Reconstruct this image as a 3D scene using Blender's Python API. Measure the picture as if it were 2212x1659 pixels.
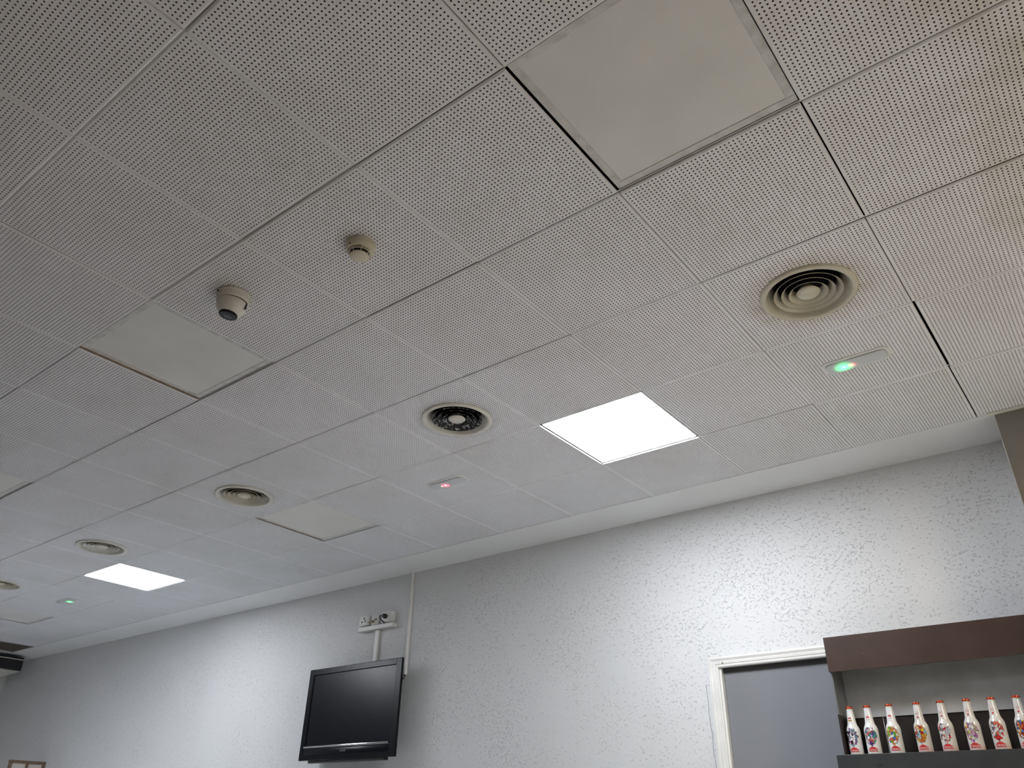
import bpy, bmesh, math, random
import numpy as np
from mathutils import Vector, Matrix

random.seed(7)
for o in list(bpy.data.objects):
    bpy.data.objects.remove(o)
S = bpy.context.scene
COL = S.collection
PI = math.pi
H = 3.0                                   # underside of the ceiling
YW = 3.95                                 # room face of the back wall
T = 0.6                                   # ceiling module

# ------------------------------------------------------------------ camera
cam_d = bpy.data.cameras.new('camera')
cam = bpy.data.objects.new('camera', cam_d)
COL.objects.link(cam)
R0 = Vector((0.788105733, 0.615269409, 0.018245762))
R1 = Vector((-0.294051225, 0.402363562, -0.866970265))
R2 = Vector((-0.540761712, 0.677899048, 0.498025754))
M = Matrix((R0, -R1, -R2)).transposed().to_4x4()
M.translation = Vector((1.51382, -0.48219, H - 1.80964))
cam.matrix_world = M
cam_d.sensor_fit = 'HORIZONTAL'
cam_d.sensor_width = 36.0
cam_d.lens = 1678.569 / 2212 * 36.0
cam_d.clip_start = 0.02
S.camera = cam

# ------------------------------------------------------------------ world, light, exposure
w = bpy.data.worlds.new('world')
S.world = w
w.use_nodes = True
w.node_tree.nodes['Background'].inputs[0].default_value = (0.8, 0.9, 1.0, 1)
w.node_tree.nodes['Background'].inputs[1].default_value = 0.02
S.view_settings.view_transform = 'Standard'
S.view_settings.look = 'None'
S.view_settings.gamma = 1.0
S.view_settings.use_curve_mapping = False
S.view_settings.exposure = 1.84
PANEL_STRENGTH = 16.0
WARM_WATTS = 16.0
PANEL_COLOR = (0.91, 0.95, 1.0)

def area(name, loc, size, watts, color, rot=(0, 0, 0)):
    d = bpy.data.lights.new(name, 'AREA')
    d.shape = 'SQUARE'; d.size = size; d.energy = watts; d.color = color
    o = bpy.data.objects.new(name, d); COL.objects.link(o)
    o.location = loc; o.rotation_euler = rot
    return o
# unseen warm ceiling lamp right of the frame, for the warm tint on that side
area('warm_bar_lamp', (2.9, 2.3, H - 0.03), 0.45, WARM_WATTS, (1.0, 0.80, 0.50))

# ------------------------------------------------------------------ helpers
def link(name, me, parent=None, mat=None):
    o = bpy.data.objects.new(name, me)
    COL.objects.link(o)
    if parent is not None:
        o.parent = parent
    if mat is not None:
        me.materials.clear(); me.materials.append(mat)
    return o

def tag(o, label=None, cat=None, group=None, kind=None):
    if label: o['label'] = label
    if cat: o['category'] = cat
    if group: o['group'] = group
    if kind: o['kind'] = kind
    return o

def empty(name, loc, label=None, cat=None, group=None, rz=0.0):
    o = bpy.data.objects.new(name, None)
    COL.objects.link(o)
    o.empty_display_size = 0.05
    o.location = loc; o.rotation_euler = (0, 0, rz)
    return tag(o, label, cat, group)

class MB:
    """collects simple shapes into one mesh"""
    def __init__(s):
        s.bm = bmesh.new()
    def box(s, x0, x1, y0, y1, z0, z1, bevel=0.0):
        b = bmesh.new()
        v = [b.verts.new((x, y, z)) for x in (x0, x1) for y in (y0, y1) for z in (z0, z1)]
        for f in ((0, 1, 3, 2), (4, 6, 7, 5), (0, 4, 5, 1), (2, 3, 7, 6), (0, 2, 6, 4), (1, 5, 7, 3)):
            b.faces.new([v[i] for i in f])
        bmesh.ops.recalc_face_normals(b, faces=b.faces)
        if bevel > 0:
            bmesh.ops.bevel(b, geom=list(b.edges), offset=bevel, segments=2, affect='EDGES', profile=0.5)
        s._merge(b); return s
    def _merge(s, b):
        me = bpy.data.meshes.new('tmp'); b.to_mesh(me); b.free()
        s.bm.from_mesh(me); bpy.data.meshes.remove(me)
    def lathe(s, prof, n=48, mat=None):
        """prof: list of (r, z) from one end to the other; mat: optional matrix"""
        b = bmesh.new(); rings = []
        for r, z in prof:
            if r < 1e-6:
                rings.append([b.verts.new((0, 0, z))])
            else:
                rings.append([b.verts.new((r * math.cos(2 * PI * k / n), r * math.sin(2 * PI * k / n), z)) for k in range(n)])
        for a, c in zip(rings, rings[1:]):
            if len(a) == 1 and len(c) == 1: continue
            for k in range(n):
                k2 = (k + 1) % n
                if len(a) == 1: b.faces.new((a[0], c[k], c[k2]))
                elif len(c) == 1: b.faces.new((a[k], a[k2], c[0]))
                else: b.faces.new((a[k], a[k2], c[k2], c[k]))
        if mat is not None: bmesh.ops.transform(b, matrix=mat, verts=b.verts)
        s._merge(b); return s
    def tube(s, pts, r, n=10):
        b = bmesh.new(); rings = []
        P = [Vector(p) for p in pts]
        for i, p in enumerate(P):
            d = (P[min(i + 1, len(P) - 1)] - P[max(i - 1, 0)]).normalized()
            u = d.cross(Vector((0.3, 0.2, 1))).normalized(); v2 = d.cross(u)
            rings.append([b.verts.new(p + r * (math.cos(2 * PI * k / n) * u + math.sin(2 * PI * k / n) * v2)) for k in range(n)])
        for a, c in zip(rings, rings[1:]):
            for k in range(n):
                b.faces.new((a[k], a[(k + 1) % n], c[(k + 1) % n], c[k]))
        b.faces.new(rings[0]); b.faces.new(rings[-1])
        bmesh.ops.recalc_face_normals(b, faces=b.faces)
        s._merge(b); return s
    def poly(s, verts, faces):
        b = bmesh.new(); v = [b.verts.new(p) for p in verts]
        for f in faces: b.faces.new([v[i] for i in f])
        s._merge(b); return s
    def build(s, name, mat, parent=None, smooth=False, angle=40):
        bmesh.ops.recalc_face_normals(s.bm, faces=s.bm.faces)
        if smooth:
            for f in s.bm.faces: f.smooth = True
            lim = math.radians(angle)
            for e in s.bm.edges:
                if len(e.link_faces) == 2 and e.calc_face_angle(0) > lim: e.smooth = False
        me = bpy.data.meshes.new(name)
        s.bm.to_mesh(me); s.bm.free()
        return link(name, me, parent, mat)

def bez(p0, p1, p2, p3, n=14):
    p0, p1, p2, p3 = map(Vector, (p0, p1, p2, p3))
    return [((1 - t) ** 3) * p0 + 3 * t * (1 - t) ** 2 * p1 + 3 * t * t * (1 - t) * p2 + t ** 3 * p3 for t in [i / n for i in range(n + 1)]]

# ------------------------------------------------------------------ materials
class NT:
    def __init__(s, name):
        s.m = bpy.data.materials.new(name); s.m.use_nodes = True
        s.t = s.m.node_tree; s.p = s.t.nodes['Principled BSDF']
    def n(s, typ, **kw):
        nd = s.t.nodes.new(typ)
        for k, v in kw.items():
            if k in nd.inputs: nd.inputs[k].default_value = v
            else: setattr(nd, k, v)
        return nd
    def l(s, a, b): s.t.links.new(a, b)
    def math(s, op, a, b=None, clamp=False):
        nd = s.n('ShaderNodeMath', operation=op, use_clamp=clamp)
        for i, x in enumerate((a, b)):
            if x is None: continue
            if isinstance(x, (int, float)): nd.inputs[i].default_value = x
            else: s.l(x, nd.inputs[i])
        return nd.outputs[0]
    def ramp(s, fac, stops, interp='LINEAR'):
        nd = s.n('ShaderNodeValToRGB'); nd.color_ramp.interpolation = interp
        el = nd.color_ramp.elements
        while len(el) < len(stops): el.new(0.5)
        for e, (p, c) in zip(el, stops):
            e.position = p; e.color = (c, c, c, 1) if isinstance(c, (int, float)) else (*c, 1)
        s.l(fac, nd.inputs[0]); return nd.outputs[0]
    def mix(s, fac, a, b):
        nd = s.n('ShaderNodeMix', data_type='RGBA')
        for i, x in ((0, fac), (6, a), (7, b)):
            if isinstance(x, (int, float)): nd.inputs[i].default_value = x
            elif isinstance(x, tuple): nd.inputs[i].default_value = (*x, 1)
            else: s.l(x, nd.inputs[i])
        return nd.outputs[2]
    def noise(s, vec, scale, detail=2.0, rough=0.5):
        nd = s.n('ShaderNodeTexNoise'); nd.inputs['Scale'].default_value = scale
        nd.inputs['Detail'].default_value = detail; nd.inputs['Roughness'].default_value = rough
        if vec is not None: s.l(vec, nd.inputs['Vector'])
        return nd.outputs['Fac']
    def scaled(s, vec, sc, loc=(0, 0, 0)):
        nd = s.n('ShaderNodeMapping'); nd.inputs['Scale'].default_value = sc; nd.inputs['Location'].default_value = loc
        s.l(vec, nd.inputs[0]); return nd.outputs[0]
    def pos(s): return s.n('ShaderNodeNewGeometry').outputs['Position']
    def obj(s): return s.n('ShaderNodeTexCoord').outputs['Object']
    def dist(s, vec, pt):
        nd = s.n('ShaderNodeVectorMath', operation='DISTANCE'); s.l(vec, nd.inputs[0]); nd.inputs[1].default_value = pt
        return nd.outputs['Value']
    def base(s, x):
        if isinstance(x, tuple): s.p.inputs['Base Color'].default_value = (*x, 1)
        else: s.l(x, s.p.inputs['Base Color'])
    def bump(s, h, strength=0.3, d=0.002):
        nd = s.n('ShaderNodeBump'); nd.inputs['Strength'].default_value = strength; nd.inputs['Distance'].default_value = d
        s.l(h, nd.inputs['Height']); s.l(nd.outputs[0], s.p.inputs['Normal'])
    def set(s, rough=0.5, metal=0.0, spec=0.5):
        s.p.inputs['Roughness'].default_value = rough; s.p.inputs['Metallic'].default_value = metal
        s.p.inputs['Specular IOR Level'].default_value = spec
        return s.m

def plain(name, col, rough=0.5, metal=0.0, spec=0.5, var=0.06, scale=9.0):
    """a plain coat with a little procedural unevenness"""
    k = NT(name)
    f = k.noise(k.obj(), scale, 3.0)
    k.base(k.mix(k.ramp(f, [(0.3, 0.0), (0.7, 1.0)]), tuple(c * (1 - var) for c in col), tuple(min(1, c * (1 + var)) for c in col)))
    return k.set(rough, metal, spec)

def mat_tile():
    k = NT('perforated_plaster_tile')
    p = k.pos()
    c0 = (0.80, 0.802, 0.83); c1 = (0.735, 0.732, 0.738)
    a = k.mix(k.ramp(k.noise(p, 1.9, 4.0, 0.6), [(0.38, 0.0), (0.68, 1.0)]), c0, c1)
    # yellow-brown water and nicotine stains towards the bar side
    s1 = k.ramp(k.noise(k.scaled(p, (1.0, 1.0, 1.0), (3.1, 1.7, 0)), 2.6, 3.0, 0.55), [(0.46, 0.0), (0.74, 1.0)])
    dx = k.ramp(k.dist(p, (2.1, 1.3, H)), [(0.0, 1.0), (1.0, 0.25), (1.0, 0.0)])
    dx = k.math('MULTIPLY', k.math('SUBTRACT', 1.35, k.dist(p, (2.0, 1.6, H)), True), 1.0, True)
    a = k.mix(k.math('MULTIPLY', k.math('MULTIPLY', s1, dx), 0.75, True), a, (0.46, 0.40, 0.28))
    # dust halo blown round the nearest air diffuser and the sooty one
    for pt, r0, r1, col, amt in (((0.9, 2.1, H), 0.17, 0.27, (0.50, 0.42, 0.31), 0.75), ((-0.9, 2.1, H), 0.17, 0.23, (0.32, 0.31, 0.31), 0.55),
                                 ((-2.7, 2.1, H), 0.17, 0.22, (0.45, 0.43, 0.40), 0.3), ((-4.5, 2.1, H), 0.17, 0.22, (0.42, 0.4, 0.37), 0.35),
                                 ((-0.91, 0.78, H), 0.05, 0.13, (0.40, 0.38, 0.36), 0.45), ((-0.27, 0.87, H), 0.05, 0.11, (0.42, 0.38, 0.33), 0.35)):
        d = k.dist(p, pt)
        h = k.math('DIVIDE', k.math('SUBTRACT', r1, d), r1 - r0, True)
        h = k.math('MULTIPLY', h, k.ramp(k.noise(p, 14.0, 3.0), [(0.3, 0.35), (0.7, 1.0)]))
        a = k.mix(k.math('MULTIPLY', h, amt), a, col)
    k.base(a)
    k.bump(k.noise(p, 260.0, 2.0), 0.06, 0.001)
    return k.set(0.85, 0, 0.25)

def mat_wall():
    k = NT('spatter_textured_white_wall')
    p = k.pos()
    # sparse trowel dabs: short raised flecks in patches of varying density
    warp = k.n('ShaderNodeVectorMath', operation='ADD')
    nz = k.n('ShaderNodeTexNoise'); nz.inputs['Scale'].default_value = 30.0; k.l(p, nz.inputs['Vector'])
    sc = k.n('ShaderNodeVectorMath', operation='SCALE'); sc.inputs['Scale'].default_value = 0.03
    k.l(nz.outputs['Color'], sc.inputs[0]); k.l(p, warp.inputs[0]); k.l(sc.outputs[0], warp.inputs[1])
    rot = k.n('ShaderNodeMapping'); rot.inputs['Rotation'].default_value = (0, 0.55, 0); rot.inputs['Scale'].default_value = (0.55, 1, 1.0)
    k.l(warp.outputs[0], rot.inputs[0])
    dens = k.noise(p, 2.3, 2.0)
    f1 = k.noise(rot.outputs[0], 100.0, 2.0, 0.6)
    th = k.math('SUBTRACT', 0.704, k.math('MULTIPLY', dens, 0.17))
    fleck = k.math('MULTIPLY', k.math('SUBTRACT', f1, th, True), 9.0, True)
    f2 = k.noise(k.scaled(warp.outputs[0], (1, 1, 1), (4, 2, 7)), 105.0, 2.0, 0.55)
    pit = k.math('MULTIPLY', k.math('SUBTRACT', f2, k.math('SUBTRACT', 0.735, k.math('MULTIPLY', dens, 0.11)), True), 16.0, True)
    h = k.math('SUBTRACT', k.math('ADD', fleck, k.math('MULTIPLY', k.noise(p, 9.0, 3.0), 0.25)), pit)
    k.bump(h, 0.9, 0.0034)
    a = k.mix(k.ramp(k.noise(p, 0.9, 3.0), [(0.35, 0.0), (0.7, 1.0)]), (0.725, 0.732, 0.745), (0.69, 0.695, 0.70))
    a = k.mix(k.math('MULTIPLY', pit, 0.6), a, (0.36, 0.36, 0.37))  # pits also darkened in colour, standing in for the shade inside them
    k.base(a)
    return k.set(0.6, 0, 0.35)

def mat_paint(name, c0, c1):
    k = NT(name); p = k.pos()
    k.base(k.mix(k.ramp(k.noise(p, 1.6, 3.0), [(0.35, 0.0), (0.7, 1.0)]), c0, c1))
    k.bump(k.noise(p, 40.0, 2.0), 0.05, 0.001)
    return k.set(0.75, 0, 0.3)

def mat_emit(name, col, strength):
    k = NT(name)
    k.base((0.85, 0.86, 0.87))
    k.p.inputs['Emission Color'].default_value = (*col, 1)
    k.p.inputs['Emission Strength'].default_value = strength
    return k.set(0.4)

def mat_steel(name, col, rough, metal=1.0):
    k = NT(name); p = k.obj()
    n1 = k.noise(k.scaled(p, (1.5, 1.5, 60.0)), 6.0, 3.0)
    cl = k.noise(p, 5.0, 4.0, 0.6)
    k.base(k.mix(k.ramp(cl, [(0.35, 0.0), (0.7, 1.0)]), tuple(c * 0.82 for c in col), col))
    r = k.math('ADD', k.math('MULTIPLY', cl, 0.22), rough - 0.11)
    k.l(r, k.p.inputs['Roughness'])
    k.bump(n1, 0.03, 0.0005)
    k.p.inputs['Metallic'].default_value = metal
    return k.m

def mat_brown():
    k = NT('chipped_brown_laminate'); p = k.obj()
    a = k.mix(k.ramp(k.noise(p, 7.0, 3.0), [(0.3, 0.0), (0.7, 1.0)]), (0.050, 0.030, 0.0245), (0.066, 0.040, 0.033))
    chip = k.ramp(k.noise(k.scaled(p, (16.0, 30.0, 70.0)), 1.0, 3.0, 0.65), [(0.74, 0.0), (0.765, 1.0)])
    patch = k.ramp(k.noise(k.scaled(p, (3.0, 3.0, 5.0), (5, 0, 0)), 1.0, 1.0), [(0.5, 0.0), (0.62, 1.0)])
    a = k.mix(k.math('MULTIPLY', k.math('MULTIPLY', chip, patch), 0.8), a, (0.42, 0.39, 0.36))
    k.base(a); k.bump(k.noise(p, 220.0, 2.0), 0.04, 0.0006)
    return k.set(0.36, 0, 0.5)

def mat_dark_board():
    k = NT('worn_dark_grey_shelf_edge'); p = k.obj()
    a = k.mix(k.ramp(k.noise(p, 8.0, 4.0), [(0.3, 0.0), (0.7, 1.0)]), (0.030, 0.032, 0.034), (0.042, 0.044, 0.046))
    wear = k.ramp(k.noise(k.scaled(p, (7.0, 10.0, 34.0)), 1.0, 4.0, 0.65), [(0.62, 0.0), (0.68, 1.0)])
    a = k.mix(k.math('MULTIPLY', wear, 0.9), a, (0.006, 0.005, 0.005))
    k.base(a)
    return k.set(0.42)

def mat_dirty():
    k = NT('sooty_flaking_white_metal'); p = k.obj()
    f = k.ramp(k.noise(p, 70.0, 4.0, 0.6), [(0.565, 0.0), (0.58, 1.0)])
    k.base(k.mix(f, (0.012, 0.012, 0.016), (0.60, 0.60, 0.59)))
    k.bump(f, 0.4, 0.001)
    return k.set(0.6)

def mat_floor():
    k = NT('invented_pale_and_brown_floor'); p = k.pos()
    sp = k.n('ShaderNodeSeparateXYZ'); k.l(p, sp.inputs[0])
    zone = k.math('GREATER_THAN', sp.outputs['Y'], 0.95)          # invented split: pale half bounces lamp light up, brown half dims the near ceiling
    pale = k.mix(k.noise(p, 3.0, 3.0), (0.80, 0.825, 0.85), (0.84, 0.865, 0.88))
    wood = k.mix(k.noise(k.scaled(p, (1.2, 9.0, 1.0)), 2.0, 4.0), (0.22, 0.18, 0.15), (0.30, 0.25, 0.21))
    k.base(k.mix(zone, wood, pale))
    return k.set(0.35)

M_TILE = mat_tile()
M_WALL = mat_wall()
M_BORDER = mat_paint('smooth_ceiling_paint', (0.77, 0.77, 0.78), (0.74, 0.735, 0.73))
M_PLENUM = plain('dark_void_above_tiles', (0.020, 0.019, 0.018), 0.95, spec=0.1)
M_HOLE = plain('shaded_hole_side', (0.16, 0.155, 0.15), 0.9, spec=0.1)  # hole sides coloured dark to deepen the shade in the perforations
M_RAIL = plain('white_ceiling_rail', (0.52, 0.515, 0.50), 0.6)
M_FLOOR = mat_floor()
M_SIDEWALL = mat_paint('plain_wall_paint', (0.74, 0.735, 0.72), (0.70, 0.69, 0.67))
M_FRONTWALL = plain('darkened_far_wall', (0.19, 0.175, 0.16), 0.5)  # unseen wall, coloured dark to dim the light on the near ceiling
M_FRAME = plain('dirty_white_lamp_frame', (0.60, 0.59, 0.575), 0.5, var=0.14, scale=24)
M_RUST = plain('rust_stained_metal', (0.34, 0.24, 0.17), 0.7, var=0.35, scale=45)
M_OFF = plain('matt_white_diffuser', (0.70, 0.685, 0.66), 0.55, var=0.05, scale=4)
M_LIT = {q: mat_emit('lit_panel_diffuser_%d' % q, PANEL_COLOR, PANEL_STRENGTH * f) for q, f in ((1, 0.745), (2, 0.44), (3, 1.25), (4, 0.62))}
M_CREAM = plain('aged_cream_enamel', (0.57, 0.525, 0.42), 0.2, var=0.07)
M_CREAM_W = plain('off_white_enamel', (0.66, 0.64, 0.58), 0.3, var=0.06)
M_SOOT = mat_dirty()
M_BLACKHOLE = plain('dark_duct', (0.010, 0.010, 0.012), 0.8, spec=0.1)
M_YELLOWED = plain('yellowed_plastic', (0.60, 0.55, 0.42), 0.35)
M_CAMSHELL = plain('ivory_camera_shell', (0.68, 0.65, 0.57), 0.25)
M_BLACK = plain('black_gloss_plastic', (0.008, 0.009, 0.013), 0.26, spec=0.2)
M_BLACKMATT = plain('black_matt_plastic', (0.014, 0.015, 0.018), 0.38)
M_SCREEN = plain('dark_lcd_screen', (0.0070, 0.0085, 0.0130), 0.24, spec=0.22, var=0.02)
M_CHROME = plain('chrome_strip', (0.80, 0.81, 0.83), 0.16, 1.0)
M_WHITEPL = plain('white_plastic', (0.72, 0.72, 0.70), 0.4)
M_GREYPL = plain('grey_hole', (0.10, 0.09, 0.08), 0.6)
M_BRASS = plain('dull_brass', (0.42, 0.36, 0.24), 0.35, 0.8)
M_DOORLEAF = plain('grey_painted_door', (0.235, 0.24, 0.26), 0.30, var=0.05, scale=3)
M_HEADSHADE = plain('shaded_door_head', (0.055, 0.055, 0.056), 0.6)  # head and stop coloured dark, with the shade under the lintel painted in
M_CASING = plain('white_gloss_trim_paint', (0.78, 0.775, 0.75), 0.3)
M_STEEL = mat_steel('brushed_stainless_steel', (0.86, 0.88, 0.90), 0.34, 0.6)
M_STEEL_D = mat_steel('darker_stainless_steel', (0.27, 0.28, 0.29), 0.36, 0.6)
M_BROWN = mat_brown()
M_BROWN_D = plain('dark_brown_board', (0.020, 0.014, 0.012), 0.4)
M_SHELF = mat_dark_board()
M_GRILLE = plain('grimy_grille_metal', (0.22, 0.20, 0.175), 0.6)
M_COLUMN = mat_steel('grey_clad_column', (0.33, 0.305, 0.27), 0.36, 0.75)
M_WOOD = plain('brown_varnished_wood', (0.16, 0.10, 0.065), 0.45, var=0.25, scale=40)
M_PANE = plain('pale_pinkish_panel', (0.55, 0.51, 0.48), 0.4)
M_RED = plain('red_print', (0.55, 0.03, 0.03), 0.3)
M_WHITEPR = plain('white_print', (0.80, 0.79, 0.78), 0.35)
M_GOLD = plain('gold_print', (0.45, 0.26, 0.05), 0.3)
M_CAP = plain('orange_red_crown_cap', (0.52, 0.075, 0.03), 0.25, 0.55, var=0.1)
M_PINK = plain('pinkish_print', (0.62, 0.36, 0.36), 0.35)
M_LENS = plain('black_camera_glass', (0.008, 0.008, 0.011), 0.15, spec=0.2)
M_LOGO = plain('grey_logo_print', (0.22, 0.23, 0.25), 0.4)

# ------------------------------------------------------------------ room shell
X0, X1, Y0 = -10.5, 5.2, -6.0
TOP = H + 0.14
def struct(name, mb, mat):
    o = mb.build(name, mat); o['kind'] = 'structure'; return o

DX0, DX1, DZ = -0.4505, 0.345, H - 0.975       # door opening
struct('floor', MB().box(X0, X1, Y0, YW + 0.3, -0.05, 0.0), M_FLOOR)
wb = MB()
wb.box(X0, DX0, YW, YW + 0.2, 0, TOP).box(DX1, X1, YW, YW + 0.2, 0, TOP).box(DX0, DX1, YW, YW + 0.2, DZ, TOP)
wall_back = struct('wall_back', wb, M_WALL)
struct('wall_left', MB().box(X0 - 0.15, X0, Y0, YW + 0.2, 0, TOP), M_SIDEWALL)
struct('wall_right', MB().box(X1, X1 + 0.15, Y0, YW + 0.2, 0, TOP), M_SIDEWALL)
struct('wall_front', MB().box(X0, X1, Y0 - 0.15, Y0, 0, TOP), M_FRONTWALL)

# hairline crack beside the door casing
cr = [(-0.542, -1.06), (-0.540, -1.12), (-0.537, -1.19), (-0.541, -1.205), (-0.538, -1.25), (-0.533, -1.33), (-0.536, -1.40), (-0.530, -1.47), (-0.534, -1.53)]
MB().tube([(x, YW, H + z) for x, z in cr], 0.0011, 6).build('crack', M_GREYPL, wall_back)

# ------------------------------------------------------------------ ceiling
ceiling = struct('ceiling', MB().box(X0, X1, Y0, YW, H + 0.12, TOP), M_PLENUM)
MB().box(X0, X1, 6 * T, YW, H, H + 0.012).build('plaster_border', M_BORDER, ceiling)

def tile_mesh(name, cut=0.0):
    """one 60 x 60 perforated tile, face at z = 0; 42 x 42 holes with real depth"""
    N, p, rh, dep = 42, 0.0138, 0.0030, 0.011
    E_ = N * p / 2
    c = -E_ + p * (np.arange(N) + 0.5)
    cx, cy = [a.ravel() for a in np.meshgrid(c, c)]
    if cut > 0:
        keep = np.hypot(cx, cy) > cut
        cx, cy = cx[keep], cy[keep]
    K = len(cx)
    ang = np.radians(22.5 + 45 * np.arange(8))
    h = p / 2
    offs = [(-h, -h), (h, -h), (h, h), (-h, h)] + [(rh * math.cos(a), rh * math.sin(a)) for a in ang]
    loc = np.array([(x, y, 0) for x, y in offs] + [(x, y, dep) for x, y in offs[4:]])
    V = (np.stack([cx, cy, np.zeros(K)], 1)[:, None, :] + loc[None]).reshape(-1, 3)
    # hole verts index 4..11 at angles 22.5, 67.5, 112.5 ...
    F = [(3, 2, 5, 6), (1, 0, 9, 10), (0, 3, 7, 8), (2, 1, 11, 4), (2, 4, 5), (3, 6, 7), (0, 8, 9), (1, 10, 11)]
    F += [(4 + i, 4 + (i + 1) % 8, 12 + (i + 1) % 8, 12 + i) for i in range(8)]
    faces = []
    for b in range(0, K * 20, 20):
        faces += [tuple(i + b for i in f) for f in F]
    V = V.tolist()
    def ring(a, b):   # two rectangles (hx, hy, z)
        n0 = len(V)
        for hx, hy, z in (a, b):
            V.extend([(-hx, -hy, z), (hx, -hy, z), (hx, hy, z), (-hx, hy, z)])
        for i in range(4):
            j = (i + 1) % 4
            faces.append((n0 + i, n0 + j, n0 + 4 + j, n0 + 4 + i))
    ring((E_, E_, 0), (0.2968, 0.2925, 0))
    ring((0.2968, 0.2925, 0), (0.2988, 0.2978, 0.0045))
    ring((0.2988, 0.2978, 0.0045), (0.2988, 0.2978, 0.006))
    me = bpy.data.meshes.new(name)
    me.from_pydata(V, [], faces)
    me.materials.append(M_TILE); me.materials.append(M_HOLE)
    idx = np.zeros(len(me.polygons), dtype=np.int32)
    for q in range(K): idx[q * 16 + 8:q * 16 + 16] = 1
    me.polygons.foreach_set('material_index', idx)
    return me

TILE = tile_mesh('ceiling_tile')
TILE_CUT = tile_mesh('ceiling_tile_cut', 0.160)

PANELS = {(1, 1): 0, (-3, 1): 0, (-7, 1): 0, (-1, 4): 1, (-5, 4): 0, (-9, 4): 2, (-13, 4): 0, (-11, 1): 3, (5, 1): 4}  # last two are unseen lit panels, added to brighten wall and column
DIFFUSERS = [(1, 3), (-2, 3), (-5, 3), (-8, 3), (-11, 3)]
HATCH = (-16, 5)
rnd = random.Random(11)
for i in range(-4, 6):
    for j in range(-17, 7):
        if (j, i) in PANELS or (j, i) == HATCH: continue
        x, y = (j + 0.5) * T, (i + 0.5) * T
        o = link('ceiling_tile', TILE_CUT if (j, i) in DIFFUSERS else TILE, ceiling)
        dx = dy = dz = 0.0
        if (j, i) not in DIFFUSERS:
            dz = rnd.uniform(-0.0012, 0.0016)
        if (j, i) == (2, 4): dx = 0.007              # a tile slid off its rail, dark gap beside it
        if (j, i) in ((2, 5), (2, 2)): dx = 0.0025
        if (j, i) in ((-1, 0), (-2, 0)): dz = 0.004; dy = -0.002
        o.location = (x + dx, y + dy, H + dz)
        o.rotation_euler = (rnd.uniform(-0.0018, 0.0018), rnd.uniform(-0.0018, 0.0018), rnd.uniform(-0.0012, 0.0012))
for i in range(-4, 7):                               # carrier rails showing in the row joints
    if i == 6: continue
    MB().box(X0 + 0.3, 4.2, i * T - 0.0042, i * T + 0.0042, H + 0.0085, H + 0.0105).build('ceiling_rail', M_RAIL, ceiling)
# the unperforated rest of the ceiling, out of view
MB().box(X0, X1, Y0, -4 * T - 0.002, H, H + 0.012).build('plaster_field', M_BORDER, ceiling)
MB().box(7 * T + 0.002, X1, -4 * T, 6 * T, H, H + 0.012).build('plaster_field', M_BORDER, ceiling)
MB().box(X0, -17 * T - 0.002, -4 * T, 6 * T, H, H + 0.012).build('plaster_field', M_BORDER, ceiling)

# ------------------------------------------------------------------ ceiling light panels
P_LABEL = {(1, 1): 'unlit square white ceiling panel nearest the viewer, large, with dark gaps along two edges',
           (-3, 1): 'unlit square white ceiling panel beside the dome camera',
           (-7, 1): 'unlit ceiling panel cut off by the left edge of the picture',
           (-1, 4): 'brightly lit square ceiling panel, the larger one, beside the sooty diffuser',
           (-5, 4): 'unlit ceiling panel with a rusty edge, between the two lit panels',
           (-9, 4): 'brightly lit square ceiling panel at far left, the smaller one',
           (-13, 4): 'unlit ceiling panel at the far left, near the back wall, showing two dark joints',
           (-11, 1): 'added lit ceiling panel, unseen beyond the left edge of the picture, brightening the far left wall',
           (5, 1): 'added lit ceiling panel, unseen beyond the right edge of the picture, brightening the column'}
def light_panel(j, i, lit):
    x, y = (j + 0.5) * T, (i + 0.5) * T
    r = empty('ceiling_light', (x, y, H), P_LABEL[(j, i)], 'ceiling light', 'square light panels in the ceiling grid')
    a, b = 0.2955, 0.270
    z0, z1 = 0.004, 0.028
    if lit: a, b = 0.2925, 0.2845
    else: r.location.x += 0.0025; r.location.y -= 0.0040; z0 = 0.0065
    f = MB()
    f.box(-a, a, -a, -b, z0, z1, 0.0015).box(-a, a, b, a, z0, z1, 0.0015).box(-a, -b, -b, b, z0, z1, 0.0015).box(b, a, -b, b, z0, z1, 0.0015)
    f.build('frame', M_FRAME, r)
    if (j, i) in ((-5, 4), (-3, 1)):
        MB().box(-a - 0.0015, -a + 0.009, -a, a, z0 - 0.0015, z0 - 0.0002).build('rusty_edge', M_RUST, r)
    MB().box(-b - 0.002, b + 0.002, -b - 0.002, b + 0.002, z0 - 0.002 if lit else z0 + 0.002, z0 + 0.009).build('diffuser', M_LIT[lit] if lit else M_OFF, r)
    MB().box(-a + 0.01, a - 0.01, -a + 0.01, a - 0.01, z1, z1 + 0.05).build('housing', M_BLACKHOLE, r)
    return r
for (j, i), lit in PANELS.items():
    light_panel(j, i, lit)

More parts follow.
